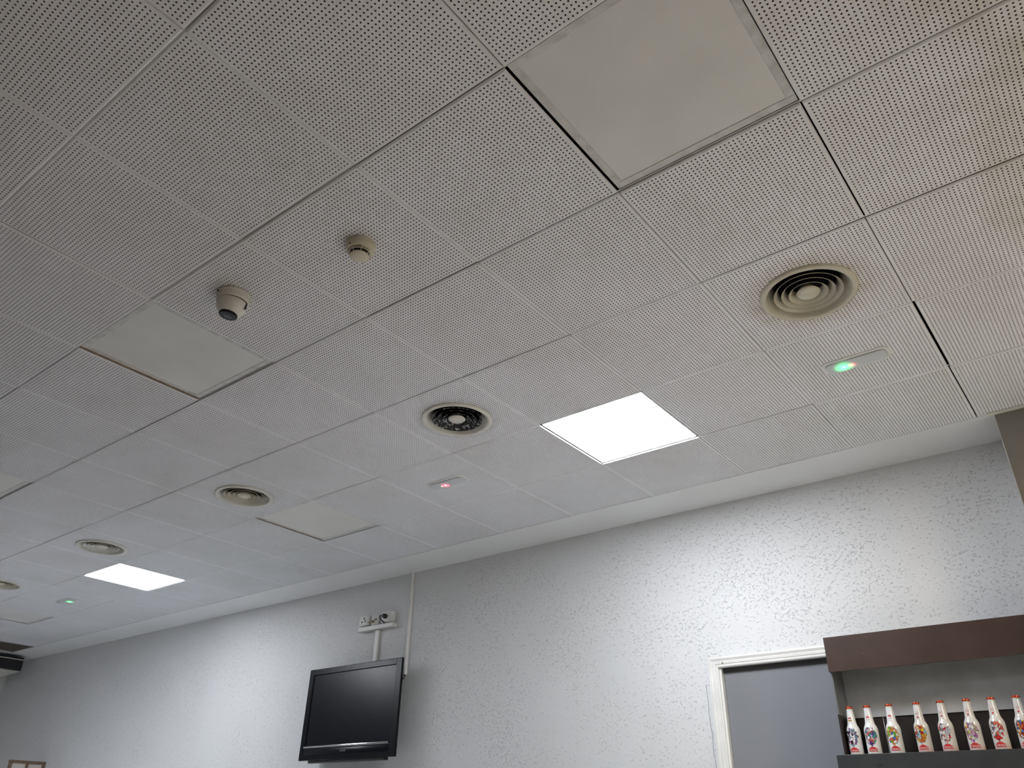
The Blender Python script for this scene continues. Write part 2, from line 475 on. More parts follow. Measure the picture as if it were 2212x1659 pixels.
# ------------------------------------------------------------------ round air diffusers
D_LABEL = {(1, 3): 'large cream round air diffuser with concentric rings, nearest the column',
           (-2, 3): 'round air diffuser blackened by soot, left of the large lit panel',
           (-5, 3): 'clean cream round air diffuser above the unlit panel with the rusty edge',
           (-8, 3): 'round air diffuser directly above the smaller lit panel at far left',
           (-11, 3): 'round air diffuser cut off by the left edge of the picture'}
def diffuser(j, i, flange_m, ring_m, core_m):
    r = empty('air_diffuser', ((j + 0.5) * T, (i + 0.5) * T, H), D_LABEL[(j, i)], 'air vent', 'round air diffusers in the ceiling')
    MB().lathe([(0.1810, 0.001), (0.1800, -0.005), (0.176, -0.010), (0.168, -0.0125), (0.160, -0.011), (0.1555, -0.006), (0.150, 0.004),
                (0.142, 0.018), (0.131, 0.034), (0.122, 0.050), (0.122, 0.085)], 72).build('flange', flange_m, r, True, 60)
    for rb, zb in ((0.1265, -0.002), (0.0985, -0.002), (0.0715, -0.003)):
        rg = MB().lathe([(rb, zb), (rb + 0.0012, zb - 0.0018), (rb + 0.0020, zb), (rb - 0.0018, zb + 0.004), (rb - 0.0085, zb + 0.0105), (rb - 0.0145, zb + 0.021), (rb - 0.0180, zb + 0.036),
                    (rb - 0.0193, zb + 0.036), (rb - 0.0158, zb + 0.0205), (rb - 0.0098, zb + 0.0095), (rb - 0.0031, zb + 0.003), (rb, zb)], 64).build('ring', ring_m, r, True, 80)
        rg.data.materials.append(M_BLACKHOLE)                # near-black upper side of each ring: grime plus painted shade between rings
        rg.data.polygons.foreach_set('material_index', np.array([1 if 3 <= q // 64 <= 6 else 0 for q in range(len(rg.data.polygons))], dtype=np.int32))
    MB().lathe([(0.0, -0.0135), (0.006, -0.0135), (0.022, -0.0115), (0.036, -0.007), (0.043, -0.001), (0.044, 0.001), (0.041, 0.003), (0.033, 0.016), (0.02, 0.030), (0.0, 0.034)], 48).build('center_cone', core_m, r, True, 70)
    MB().lathe([(0.0, 0.084), (0.121, 0.084), (0.121, 0.040), (0.119, 0.040), (0.119, 0.080), (0.0, 0.080)], 48).build('duct_collar', M_BLACKHOLE, r)
    for k in range(3):
        a = k * 2 * PI / 3 + 0.4
        MB().tube([(0.03 * math.cos(a), 0.03 * math.sin(a), 0.024), (0.12 * math.cos(a), 0.12 * math.sin(a), 0.036)], 0.0025, 6).build('spoke', M_BLACKHOLE, r)
    return r
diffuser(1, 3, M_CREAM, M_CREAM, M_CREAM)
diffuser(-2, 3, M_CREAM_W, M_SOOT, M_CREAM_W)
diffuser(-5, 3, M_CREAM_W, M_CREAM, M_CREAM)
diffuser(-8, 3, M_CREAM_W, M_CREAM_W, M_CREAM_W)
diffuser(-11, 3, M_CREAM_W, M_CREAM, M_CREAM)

# ------------------------------------------------------------------ emergency lights with glowing status lamps
def mat_em_lens(name, leds):
    """translucent cover lit from inside by its small status lamps; leds: (x, radius, colour, strength) in object space"""
    k = NT(name); p = k.obj()
    k.base((0.60, 0.62, 0.64))
    tot = None
    for x, rad, col, st in leds:
        d = k.dist(p, (x, 0.0, -0.012))
        st = st * 0.28
        g = k.math('POWER', k.math('SUBTRACT', 1.0, k.math('DIVIDE', d, rad), True), 2.2)
        v = k.n('ShaderNodeVectorMath', operation='SCALE'); v.inputs[0].default_value = tuple(c * st for c in col); k.l(g, v.inputs['Scale'])
        if tot is None: tot = v.outputs[0]
        else:
            ad = k.n('ShaderNodeVectorMath', operation='ADD'); k.l(tot, ad.inputs[0]); k.l(v.outputs[0], ad.inputs[1]); tot = ad.outputs[0]
    k.l(tot, k.p.inputs['Emission Color']); k.p.inputs['Emission Strength'].default_value = 1.0
    return k.set(0.35)

def pill(mb, L, W, z0, z1, inset, n=10, rc=None):
    """rounded-rectangle slab, top at z1, lower face at z0 drawn in by inset"""
    rc = rc or W / 2 * 0.62
    def outline(l, w_, r):
        pts = []
        for cx, cy, a0 in ((l / 2 - r, w_ / 2 - r, 0), (-l / 2 + r, w_ / 2 - r, 90), (-l / 2 + r, -w_ / 2 + r, 180), (l / 2 - r, -w_ / 2 + r, 270)):
            for q in range(n + 1):
                a = math.radians(a0 + 90 * q / n); pts.append((cx + r * math.cos(a), cy + r * math.sin(a)))
        return pts
    layers = [(z1, 0.0), (z0 + (z1 - z0) * 0.45, 0.0), (z0 + (z1 - z0) * 0.18, inset * 0.35), (z0, inset)]
    V, F = [], []
    m = None
    for z, ins in layers:
        o = outline(L - 2 * ins, W - 2 * ins, max(rc - ins, 0.003)); m = len(o)
        V += [(x, y, z) for x, y in o]
    for q in range(len(layers) - 1):
        for t in range(m):
            F.append((q * m + t, q * m + (t + 1) % m, (q + 1) * m + (t + 1) % m, (q + 1) * m + t))
    F.append(tuple((len(layers) - 1) * m + t for t in range(m))); F.append(tuple(t for t in range(m)))
    mb.poly(V, F); return mb

GREEN = (0.05, 1.0, 0.28); RED = (1.0, 0.10, 0.08); ROSE = (1.0, 0.10, 0.18)
EM = [((0.893, 2.703), [(-0.055, 0.055, GREEN, 5.0), (-0.020, 0.030, RED, 2.2)], 'grey emergency light with a green and a red lamp glowing, beside the largest cream diffuser'),
      ((-1.492, 2.688), [(-0.018, 0.040, ROSE, 4.4), (-0.047, 0.012, GREEN, 1.6)], 'grey emergency light with a bright red lamp glowing, beside the sooty diffuser'),
      ((-6.40, 2.745), [(0.060, 0.050, GREEN, 4.0), (0.035, 0.020, RED, 1.0)], 'small far emergency light with a green lamp, left of the smaller lit panel')]
for n_, ((ex, ey), leds, lab) in enumerate(EM):
    r = empty('emergency_light', (ex, ey, H - 0.0002), lab, 'emergency light', 'emergency lights on the ceiling')
    pill(MB(), 0.285, 0.108, -0.006, 0.0, 0.004).build('base_plate', M_WHITEPL, r, True, 35)
    lens = pill(MB(), 0.255, 0.082, -0.017, -0.006, 0.014).build('lens', mat_em_lens('status_lens_cover', leds), r, True, 45)
    for (lx, rad, col, st) in leds:
        MB().lathe([(0.0, -0.0188), (0.0026, -0.0182), (0.0042, -0.0165), (0.0042, -0.015), (0.0, -0.015)], 16, Matrix.Translation((lx, 0, 0))).build(
            'status_lamp', mat_emit('status_lamp_glow', tuple(min(1, c + 0.25) for c in col), st * 0.6), r, True)

# ------------------------------------------------------------------ dome camera
r = empty('security_camera', (-0.905, 0.782, H), 'ivory dome security camera with a black lens hanging from the ceiling', 'camera')
MB().lathe([(0.0, 0.0), (0.064, 0.0), (0.0655, -0.003), (0.0655, -0.008), (0.063, -0.011), (0.0625, -0.034), (0.060, -0.037), (0.0, -0.037)], 48).build('mounting_base', M_CAMSHELL, r, True, 35)
ball = MB(); prof = [(0.0595, -0.0375)]
for q in range(0, 15):
    a = math.radians(2 + q * 4.1); prof.append((0.0595 * math.cos(a), -0.0385 - 0.062 * math.sin(a)))
prof.append((0.0, prof[-1][1]))
tilt = Matrix.Translation((0, 0, -0.037)) @ Matrix.Rotation(math.radians(7), 4, 'Y') @ Matrix.Rotation(math.radians(-3), 4, 'X') @ Matrix.Translation((0, 0, 0.037))
ball.lathe(prof, 48, tilt).build('dome_shell', M_CAMSHELL, r, True, 40)
zb = prof[-1][1]
fa = MB().lathe([(0.0, zb - 0.006), (0.0325, zb - 0.006), (0.0355, zb - 0.0035), (0.0355, zb + 0.004), (0.0, zb + 0.004)], 40, tilt).build('lens_window', M_LENS, r, True, 35)
MB().lathe([(0.0, zb - 0.0075), (0.014, zb - 0.0075), (0.0175, zb - 0.0068), (0.0185, zb - 0.0055), (0.0, zb - 0.0055)], 32, tilt).build('lens_ring', M_BLACKMATT, fa, True, 35)
MB().box(-0.004, 0.004, -0.004, 0.004, -0.018, 0.012, 0.001).build('lock_screw', M_BLACKMATT, r).location = (0.048, 0.030, -0.052)
MB().lathe([(0, 0), (0.0035, 0), (0.0035, 0.004), (0, 0.004)], 12, Matrix.Translation((-0.010, -0.0665, -0.012))).build('screw', M_BLACKMATT, r)

# ------------------------------------------------------------------ smoke detector
r = empty('smoke_detector', (-0.272, 0.872, H), 'yellowed round smoke detector on the ceiling near the dome camera', 'smoke detector')
MB().lathe([(0.0, 0.0), (0.0535, 0.0), (0.0545, -0.004), (0.0540, -0.0135), (0.0525, -0.0145), (0.0530, -0.016), (0.0525, -0.024), (0.0485, -0.031), (0.043, -0.0335), (0.0, -0.0335)], 48).build('detector_base', M_YELLOWED, r, True, 30)
MB().lathe([(0.0, -0.0335), (0.034, -0.0335), (0.034, -0.0535), (0.0, -0.0535)], 40).build('sensing_chamber', M_BLACKMATT, r)
MB().lathe([(0.0405, -0.0415), (0.0410, -0.0422), (0.0400, -0.0432), (0.0375, -0.0432), (0.0375, -0.0415), (0.0405, -0.0415)], 40).build('guard_ring', M_YELLOWED, r, True, 50)
MB().lathe([(0.0, -0.0600), (0.018, -0.0595), (0.029, -0.0572), (0.0345, -0.0535), (0.0340, -0.0515), (0.0, -0.0515)], 40).build('detector_cap', M_YELLOWED, r, True, 40)
for k in range(8):
    a = k * PI / 4 + 0.2
    ca, sa = math.cos(a), math.sin(a)
    MB().tube([(0.0415 * ca, 0.0415 * sa, -0.033), (0.0405 * ca, 0.0405 * sa, -0.0425), (0.0338 * ca, 0.0338 * sa, -0.0530)], 0.0014, 6).build('rib', M_YELLOWED, r)
MB().box(-0.0015, 0.0015, -0.0015, 0.0015, -0.004, 0.004).build('indicator', M_BLACKMATT, r).location = (0.004, -0.0505, -0.0265)

# ------------------------------------------------------------------ far ceiling vent and ceiling-hung air conditioner
r = empty('return_air_grille', ((HATCH[0] + 0.5) * T - 0.0, (HATCH[1] + 0.5) * T, H), 'dark square return air grille in the ceiling at the far left corner', 'air vent')
g = MB(); g.box(-0.29, 0.29, -0.29, -0.265, 0.0, 0.02).box(-0.29, 0.29, 0.265, 0.29, 0.0, 0.02).box(-0.29, -0.265, -0.265, 0.265, 0.0, 0.02).box(0.265, 0.29, -0.265, 0.265, 0.0, 0.02)
g.build('frame', M_GRILLE, r)
for q in range(12):
    MB().box(-0.264, 0.264, -0.004, 0.004, 0.001, 0.02).build('slat', M_GRILLE, r).location = (0, -0.242 + q * 0.044, 0)
MB().box(-0.28, 0.28, -0.28, 0.28, 0.021, 0.06).build('duct_box', M_BLACKHOLE, r)

r = empty('air_conditioner', (-10.1, 3.1, H), 'cream air conditioner hung under the ceiling at far left with a black front outlet', 'air conditioner')
ac = MB()
ac.poly([(-0.38, -0.7, -0.03), (0.36, -0.7, -0.03), (0.34, -0.7, -0.19), (-0.38, -0.7, -0.215), (-0.38, 0.7, -0.03), (0.36, 0.7, -0.03), (0.34, 0.7, -0.19), (-0.38, 0.7, -0.215)],
        [(0, 1, 2, 3), (7, 6, 5, 4), (0, 4, 5, 1), (3, 2, 6, 7), (0, 3, 7, 4)])
ac.poly([(0.36, -0.7, -0.03), (0.34, -0.7, -0.19), (0.34, 0.7, -0.19), (0.36, 0.7, -0.03)], [(0, 1, 2, 3)])
ac.build('casing', M_CREAM_W, r)
MB().box(0.335, 0.392, -0.695, 0.695, -0.182, -0.062, 0.004).build('air_outlet', M_BLACKMATT, r)
MB().box(0.345, 0.400, -0.7, 0.7, -0.060, -0.050, 0.003).build('outlet_lip', M_CREAM_W, r)
MB().box(0.335, 0.385, -0.695, 0.695, -0.048, -0.026, 0.003).build('top_grille', M_BLACKMATT, r)
for sy in (-0.5, 0.5):
    MB().box(-0.2, 0.2, sy - 0.02, sy + 0.02, -0.032, -0.0005).build('hanger', M_BLACKMATT, r)

# ------------------------------------------------------------------ wood-framed screen at far left
r = empty('wooden_screen', (-8.65, 3.757, 0.0), 'brown wood-framed screen with two pale panels standing against the back wall at far left', 'screen')
ht = H - 1.265
for y0, y1 in ((-0.187, -0.160), (-0.0135, 0.0135), (0.160, 0.187)):
    MB().box(-0.02, 0.02, y0, y1, 0.0, ht, 0.003).build('upright', M_WOOD, r)
MB().box(-0.022, 0.022, -0.190, 0.190, ht, ht + 0.028, 0.003).build('top_rail', M_WOOD, r)
MB().box(-0.018, 0.018, -0.160, 0.160, 0.05, 0.09).build('bottom_rail', M_WOOD, r)
for s_ in (-1, 1):
    MB().box(-0.006, 0.006, s_ * 0.087 - 0.073, s_ * 0.087 + 0.073, 0.09, ht - 0.001).build('panel', M_PANE, r)

# ------------------------------------------------------------------ unseen counter added to bounce lamp light onto the ceiling
r = empty('added_bounce_counter', (-1.6, 2.45, 0.0), 'added unseen counter with a white worktop, bouncing lamp light up to the ceiling', 'counter')
MB().box(-3.2, 3.2, -0.42, 0.42, 1.01, 1.05, 0.004).build('worktop', M_CASING, r)
MB().box(-3.1, 3.1, -0.30, 0.34, 0.0, 1.0095).build('base_cabinet', M_SIDEWALL, r)

# ------------------------------------------------------------------ column and its ceiling trim
CX0 = 1.270
r = empty('column', (CX0 + 0.4, 3.775, 0.0), 'dark grey clad column with a bright corner strip at the right edge', 'column')
MB().box(-0.396, 0.4, -0.172, 0.174, 0.0, H - 0.002).build('cladding', M_COLUMN, r)
MB().box(-0.4, -0.396, -0.176, 0.174, 0.0, H - 0.13).build('corner_strip', M_CHROME, r)
t = MB(); t.box(CX0 - 0.026, 2.3, 3.572, 3.6025, H - 0.007, H - 0.001, 0.001)
tr = t.build('trim_1', M_CREAM_W); tr['kind'] = 'structure'

# ------------------------------------------------------------------ door
dr = empty('door_1', ((DX0 + DX1) / 2, YW, 0.0)); dr['kind'] = 'structure'
ox = (DX0 + DX1) / 2; hw = (DX1 - DX0) / 2
prof = [(0.0, 0.0), (0.0, -0.012), (0.006, -0.0155), (0.011, -0.012), (0.016, -0.012), (0.018, -0.0155), (0.030, -0.0165), (0.034, -0.0135), (0.039, -0.0165), (0.047, -0.0205), (0.052, -0.019), (0.054, -0.013), (0.0605, -0.013), (0.0605, 0.0)]
def casing_run(pa, pb):
    """pa/pb map profile offset u to the (x, z) of both ends"""
    V, F = [], []
    for u, y in prof:
        (xa, za), (xb, zb_) = pa(u), pb(u)
        V += [(xa, y, za), (xb, y, zb_)]
    for q in range(len(prof) - 1):
        F.append((2 * q, 2 * q + 1, 2 * q + 3, 2 * q + 2))
    return MB().poly(V, F)
casing_run(lambda u: (-hw - u, 0.0), lambda u: (-hw - u, DZ + u)).build('casing', M_CASING, dr)
casing_run(lambda u: (-hw - u, DZ + u), lambda u: (hw + u, DZ + u)).build('casing', M_CASING, dr)
casing_run(lambda u: (hw + u, DZ + u), lambda u: (hw + u, 0.0)).build('casing', M_CASING, dr)
MB().box(-hw, -hw + 0.012, 0.0, 0.15, 0.0, DZ).build('jamb', M_CASING, dr)
MB().box(hw - 0.012, hw, 0.0, 0.15, 0.0, DZ).build('jamb', M_CASING, dr)
MB().box(-hw + 0.012, hw - 0.012, 0.022, 0.15, DZ - 0.004, DZ).build('head_jamb', M_HEADSHADE, dr)
MB().box(-hw + 0.012, hw - 0.012, 0.024, 0.05, DZ - 0.026, DZ - 0.004).build('door_stop', M_HEADSHADE, dr)
MB().box(-hw + 0.014, hw - 0.014, 0.030, 0.072, 0.006, DZ - 0.020, 0.002).build('door_leaf', M_DOORLEAF, dr)
MB().lathe([(0, -0.012), (0.004, -0.012), (0.005, 0.0), (0, 0.0)], 12, Matrix.Translation((0, 0, 0)) @ Matrix.Rotation(-PI / 2, 4, 'X') @ Matrix.Scale(-1, 4, (0, 0, 1))).build('hook', M_BRASS, dr).location = (-hw + 0.03, -0.0165, DZ + 0.022)

# ------------------------------------------------------------------ bar shelf unit
FX, FY, BY = 0.2235, 3.750, 3.940
zt, zf, zs, zm = H - 0.919, H - 1.0875, H - 1.4665, H - 1.284
r = empty('bar_shelf', (0.75, 3.845, zs), 'dark bar shelf unit with brown fascia, steel back and bottles standing on it', 'shelf')
def rel(x0, x1, y0, y1, z0, z1, bv=0.0):
    return MB().box(x0 - 0.75, x1 - 0.75, y0 - 3.845, y1 - 3.845, z0 - zs, z1 - zs, bv)
XR = 1.262
rel(FX, XR, FY, FY + 0.018, zf, zt, 0.0015).build('fascia', M_BROWN, r)
rel(FX + 0.002, XR, FY + 0.018, BY, zt - 0.022, zt - 0.004).build('top_board', M_BROWN_D, r)
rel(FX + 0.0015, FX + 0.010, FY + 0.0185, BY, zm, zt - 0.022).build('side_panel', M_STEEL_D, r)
rel(FX + 0.0015, FX + 0.010, FY + 0.0185, BY, zs, zm).build('side_panel', M_BROWN_D, r)
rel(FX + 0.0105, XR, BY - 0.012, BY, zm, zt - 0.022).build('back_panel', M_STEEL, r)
rel(FX + 0.0105, XR, BY - 0.010, BY, zs, zm).build('back_panel', M_BROWN_D, r)
rel(FX + 0.0105, XR, BY - 0.0155, BY - 0.012, zm - 0.003, zm + 0.004).build('edge_trim', M_STEEL, r)
rel(FX - 0.026, XR, FY + 0.006, BY, zs - 0.018, zs, 0.001).build('shelf_board', M_BROWN_D, r)
rel(FX - 0.029, XR, FY - 0.012, FY + 0.006, zs - 0.19, zs + 0.0005, 0.0012).build('shelf_fascia', M_SHELF, r)
rel(FX - 0.026, XR, FY + 0.006, BY, zs - 0.185, zs - 0.165).build('lower_board', M_BROWN_D, r)

# ------------------------------------------------------------------ bottles
def text_mesh(body, size, extrude=0.0):
    c = bpy.data.curves.new('txt', 'FONT'); c.body = body; c.size = size; c.extrude = extrude; c.align_x = 'CENTER'; c.align_y = 'CENTER'
    c.resolution_u = 3
    o = bpy.data.objects.new('txt', c); COL.objects.link(o)
    dg = bpy.context.evaluated_depsgraph_get(); dg.update()
    me = bpy.data.meshes.new_from_object(o.evaluated_get(dg))
    bpy.data.objects.remove(o); bpy.data.curves.remove(c)
    return me

def wrap(me, rad, z, sx=1.0, bold=0.0):
    """bend a flat xy mesh round the -y side of a cylinder of radius rad(z)"""
    for v in me.vertices:
        x, h = v.co.x * sx, v.co.y
        R_ = rad(z + h) if callable(rad) else rad
        a = x / R_
        v.co = (R_ * math.sin(a), -R_ * math.cos(a), z + h)
    return me

BPROF = [(0.0, 0.0), (0.029, 0.0), (0.0318, 0.003), (0.0325, 0.008), (0.0325, 0.040), (0.0322, 0.075), (0.0328, 0.098), (0.0326, 0.108), (0.0312, 0.117), (0.0280, 0.126), (0.0243, 0.133),
         (0.0220, 0.139), (0.0207, 0.147), (0.0190, 0.165), (0.0170, 0.185), (0.0153, 0.202), (0.0150, 0.2045), (0.0160, 0.206), (0.0162, 0.210), (0.0150, 0.2125), (0.0, 0.2125)]
def brad(z):
    for (r0, z0), (r1, z1) in zip(BPROF[1:], BPROF[2:]):
        if z0 <= z <= z1 and z1 > z0: return r0 + (r1 - r0) * (z - z0) / (z1 - z0)
    return 0.0325

def mat_bottle(n_, palette, white, seed, clear):
    k = NT('printed_bottle_%d' % n_); p = k.obj()
    base = white
    sep = k.n('ShaderNodeSeparateXYZ'); k.l(p, sep.inputs[0])
    # picture area: an uneven oval on the front of the body
    q = k.scaled(p, (1 / 0.030, 0.0, 1 / 0.047), (0.06, 0.0, -0.080 / 0.047))
    ln = k.n('ShaderNodeVectorMath', operation='LENGTH'); k.l(q, ln.inputs[0])
    d = k.math('ADD', ln.outputs['Value'], k.math('MULTIPLY', k.math('SUBTRACT', k.noise(p, 120.0, 2.0), 0.5), 0.55))
    mask = k.ramp(d, [(0.86, 1.0), (0.93, 0.0)])
    front = k.ramp(sep.outputs['Y'], [(0.0, 1.0), (0.001, 0.0)])
    vo = k.n('ShaderNodeTexVoronoi'); vo.inputs['Scale'].default_value = 105.0
    k.l(k.scaled(p, (1, 1, 0.8), (seed * 1.37, seed * 0.7, seed * 2.1)), vo.inputs['Vector'])
    sv = k.n('ShaderNodeSeparateColor'); k.l(vo.outputs['Color'], sv.inputs[0])
    st = [(i / len(palette), c) for i, c in enumerate(palette)]
    art = k.ramp(sv.outputs[0], st, 'CONSTANT')
    line = k.n('ShaderNodeTexVoronoi'); line.feature = 'DISTANCE_TO_EDGE'; line.inputs['Scale'].default_value = 105.0
    k.l(k.scaled(p, (1, 1, 0.8), (seed * 1.37, seed * 0.7, seed * 2.1)), line.inputs['Vector'])
    art = k.mix(k.ramp(line.outputs[0], [(0.03, 1.0), (0.07, 0.0)]), art, tuple(c * 0.25 for c in palette[0]))
    c = k.mix(k.math('MULTIPLY', mask, front), base, art)
    if clear:   # thinner print lower down lets the pink liquid tint through
        lo = k.ramp(sep.outputs['Z'], [(0.0, 1.0), (0.018, 0.55), (0.024, 0.0)])
        c = k.mix(k.math('MULTIPLY', lo, 0.75), c, (0.66, 0.42, 0.40))
    k.base(c)
    k.p.inputs['Coat Weight'].default_value = 0.6; k.p.inputs['Coat Roughness'].default_value = 0.08
    if clear: k.bump(k.noise(p, 55.0, 1.0), 0.25, 0.002)
    return k.set(0.22)

W1 = (0.76, 0.765, 0.77); W2 = (0.66, 0.64, 0.61)
PAL = [[(0.20, 0.03, 0.16), W1, (0.05, 0.015, 0.02), W1, (0.30, 0.36, 0.45), W1, (0.45, 0.36, 0.16), (0.12, 0.2, 0.3)],
       [(0.12, 0.03, 0.22), (0.55, 0.42, 0.38), (0.03, 0.26, 0.24), (0.10, 0.12, 0.28), W1, (0.62, 0.42, 0.03), (0.55, 0.12, 0.08), (0.5, 0.5, 0.56)],
       [(0.50, 0.24, 0.05), W1, (0.04, 0.13, 0.52), (0.62, 0.52, 0.08), (0.10, 0.36, 0.05), W1, (0.55, 0.12, 0.08), (0.6, 0.56, 0.5)],
       [(0.38, 0.02, 0.02), (0.60, 0.30, 0.03), (0.06, 0.22, 0.24), (0.55, 0.20, 0.03), (0.60, 0.48, 0.05), (0.30, 0.45, 0.52), (0.5, 0.14, 0.05), W2],
       [(0.48, 0.02, 0.03), W2, (0.42, 0.44, 0.47), W2, (0.10, 0.10, 0.11), (0.50, 0.52, 0.55), W2, (0.58, 0.18, 0.12)],
       [(0.35, 0.10, 0.30), W2, (0.55, 0.60, 0.06), (0.40, 0.39, 0.36), (0.58, 0.30, 0.50), (0.55, 0.08, 0.05), W2, (0.38, 0.34, 0.22)],
       [(0.55, 0.03, 0.03), W2, (0.45, 0.47, 0.50), (0.12, 0.12, 0.13), W2, (0.50, 0.52, 0.55), W2, (0.60, 0.12, 0.06)],
       [(0.30, 0.02, 0.02), (0.58, 0.28, 0.04), (0.05, 0.16, 0.42), (0.60, 0.50, 0.06), (0.05, 0.25, 0.24), (0.50, 0.10, 0.04), W2, (0.6, 0.36, 0.1)]]
BX = [0.2705, 0.3545, 0.457, 0.5815, 0.686, 0.796, 0.8975, 0.998]
BL = ['white bottle with a dark purple figure print, leftmost on the bar shelf',
      'white bottle with a purple and teal picture, second from the left on the shelf',
      'white bottle with an orange, blue and green picture, third from the left on the shelf',
      'pinkish bottle with an orange and dark red print, fourth from the left on the shelf',
      'pinkish bottle with a grey and red print, fifth from the left on the shelf',
      'pinkish bottle with lime green and mauve print, sixth from the left on the shelf',
      'pinkish bottle with a bold red and grey print, second from the right on the shelf',
      'bottle with an orange and blue print cut off by the right edge of the picture']
# shared label parts
def label_shape():
    pts = [(-0.0225, -0.0065), (0.0225, -0.0065), (0.0225, 0.0062), (0.016, 0.0068), (0.011, 0.0130), (0.007, 0.0122), (0.002, 0.0150), (-0.004, 0.0146), (-0.010, 0.0118), (-0.0165, 0.0068), (-0.0225, 0.0062)]
    bm = bmesh.new(); bm.faces.new([bm.verts.new((x, y, 0)) for x, y in pts])
    bmesh.ops.triangulate(bm, faces=bm.faces)
    for _ in range(3): bmesh.ops.subdivide_edges(bm, edges=bm.edges, cuts=1, use_grid_fill=True)
    me = bpy.data.meshes.new('label'); bm.to_mesh(me); bm.free()
    return wrap(me, 0.0330, 0.0195)
LBL = label_shape(); LBL.materials.append(M_RED)
LET = wrap(text_mesh('DORADA', 0.0108), 0.0334, 0.0192, 1.0); LET.materials.append(M_WHITEPR)
def neck_shape(pts, z, mat, name):
    bm = bmesh.new(); bm.faces.new([bm.verts.new((x, y, 0)) for x, y in pts])
    bmesh.ops.triangulate(bm, faces=bm.faces)
    for _ in range(2): bmesh.ops.subdivide_edges(bm, edges=bm.edges, cuts=1, use_grid_fill=True)
    me = bpy.data.meshes.new(name); bm.to_mesh(me); bm.free()
    wrap(me, lambda q: brad(q) + 0.0005, z); me.materials.append(mat); return me
EMBLEM = neck_shape([(-0.010, -0.003), (0.010, -0.003), (0.006, 0.0015), (0.002, 0.004), (-0.003, 0.004), (-0.007, 0.0005)], 0.166, M_RED, 'emblem')
BANNER = neck_shape([(-0.009, -0.003), (0.009, -0.003), (0.009, 0.003), (-0.009, 0.003)], 0.155, M_GOLD, 'neck_band')
DOT = neck_shape([(0.004 * math.cos(a * PI / 6), 0.004 * math.sin(a * PI / 6)) for a in range(12)], 0.152, M_RED, 'emblem')
SCRIPT = wrap(text_mesh('Carnavales', 0.0042), lambda q: brad(q) + 0.0006, 0.1555, 1.0); SCRIPT.materials.append(M_RED)
YEAR = wrap(text_mesh('2013', 0.0074), lambda q: brad(q) + 0.0006, 0.1655, 1.0); YEAR.materials.append(M_RED)
LINE = wrap(text_mesh('CARNAVAL', 0.0034), lambda q: brad(q) + 0.0006, 0.1725, 1.0); LINE.materials.append(M_RED)
def crown_cap():
    n = 42; V, F = [], []
    prof_ = [(0.0, 0.2205), (0.0120, 0.2203), (0.0148, 0.2190), (0.0158, 0.2165), (0.0172, 0.2095), (0.0165, 0.2090)]
    for q, (rr, z) in enumerate(prof_):
        for k in range(n):
            wv = 1 + (0.035 * math.cos(k * PI) if q >= 4 else 0)
            a = 2 * PI * k / n
            V.append((rr * wv * math.cos(a), rr * wv * math.sin(a), z))
    for q in range(len(prof_) - 1):
        for k in range(n):
            k2 = (k + 1) % n; F.append((q * n + k, q * n + k2, (q + 1) * n + k2, (q + 1) * n + k))
    me = bpy.data.meshes.new('cap'); me.from_pydata(V, [], F); me.validate()
    for f in me.polygons: f.use_smooth = True
    me.materials.append(M_CAP); return me
CAP = crown_cap()
for n_ in range(8):
    r = empty('bottle', (BX[n_], 3.820, zs + 0.0008), BL[n_], 'bottle', 'printed bottles on the bar shelf', rz=(-0.06, 0.02, -0.02, -0.10, -0.14, -0.10, -0.12, -0.08)[n_])
    MB().lathe(BPROF, 40).build('body', mat_bottle(n_, PAL[n_], W1 if n_ < 3 else W2, n_ + 1, n_ >= 3), r, True, 50)
    link('cap', CAP, r)
    lb = link('label', LBL, r); link('lettering', LET, lb)
    if n_ < 3:
        link('emblem', EMBLEM, r)
        if n_ == 0: link('neck_band', BANNER, r)
        else: link('lettering', SCRIPT, r)
    else:
        link('lettering', YEAR, r); link('lettering', LINE, r); link('emblem', DOT, r)

# ------------------------------------------------------------------ television
TX0, TX1, TZ0, TZ1, TY = -3.981, -2.911, H - 1.369, H - 0.690, 3.812
cxm, czm = (TX0 + TX1) / 2, (TZ0 + TZ1) / 2
r = empty('television', (cxm, TY, czm), 'black flat television switched off on the white back wall', 'television')
a, b = (TX1 - TX0) / 2, (TZ1 - TZ0) / 2
L_, R_, U_, D_ = -a + 0.052, a - 0.062, b - 0.047, -b + 0.098       # screen opening
TV = r
bz = MB()
bz.box(-a, L_, 0, 0.020, -b, b, 0.004).box(R_, a, 0, 0.020, -b, b, 0.004).box(L_ - 0.004, R_ + 0.004, 0, 0.020, U_, b, 0.004).box(L_ - 0.004, R_ + 0.004, 0, 0.020, -b, D_ - 0.008, 0.004)
bz.build('bezel', M_BLACK, r)
MB().box(L_ - 0.002, R_ + 0.002, 0.009, 0.016, D_ - 0.008, U_ + 0.002).build('screen', M_SCREEN, r)
MB().box(L_ - 0.008, R_ - 0.012, -0.003, 0.008, D_ - 0.010, D_ + 0.004, 0.003).build('chrome_strip', M_CHROME, r, True, 30)
MB().box(L_ + 0.01, R_ - 0.01, -0.004, 0.004, D_ - 0.062, D_ - 0.018, 0.003).build('control_panel', M_BLACK, r, True, 30)
lm = text_mesh('NEVIR', 0.024)
lg = link('logo', lm, r, M_LOGO); lg.rotation_euler = (PI / 2, 0, 0); lg.location = (-0.020, -0.0046, D_ - 0.040)
bk = MB()
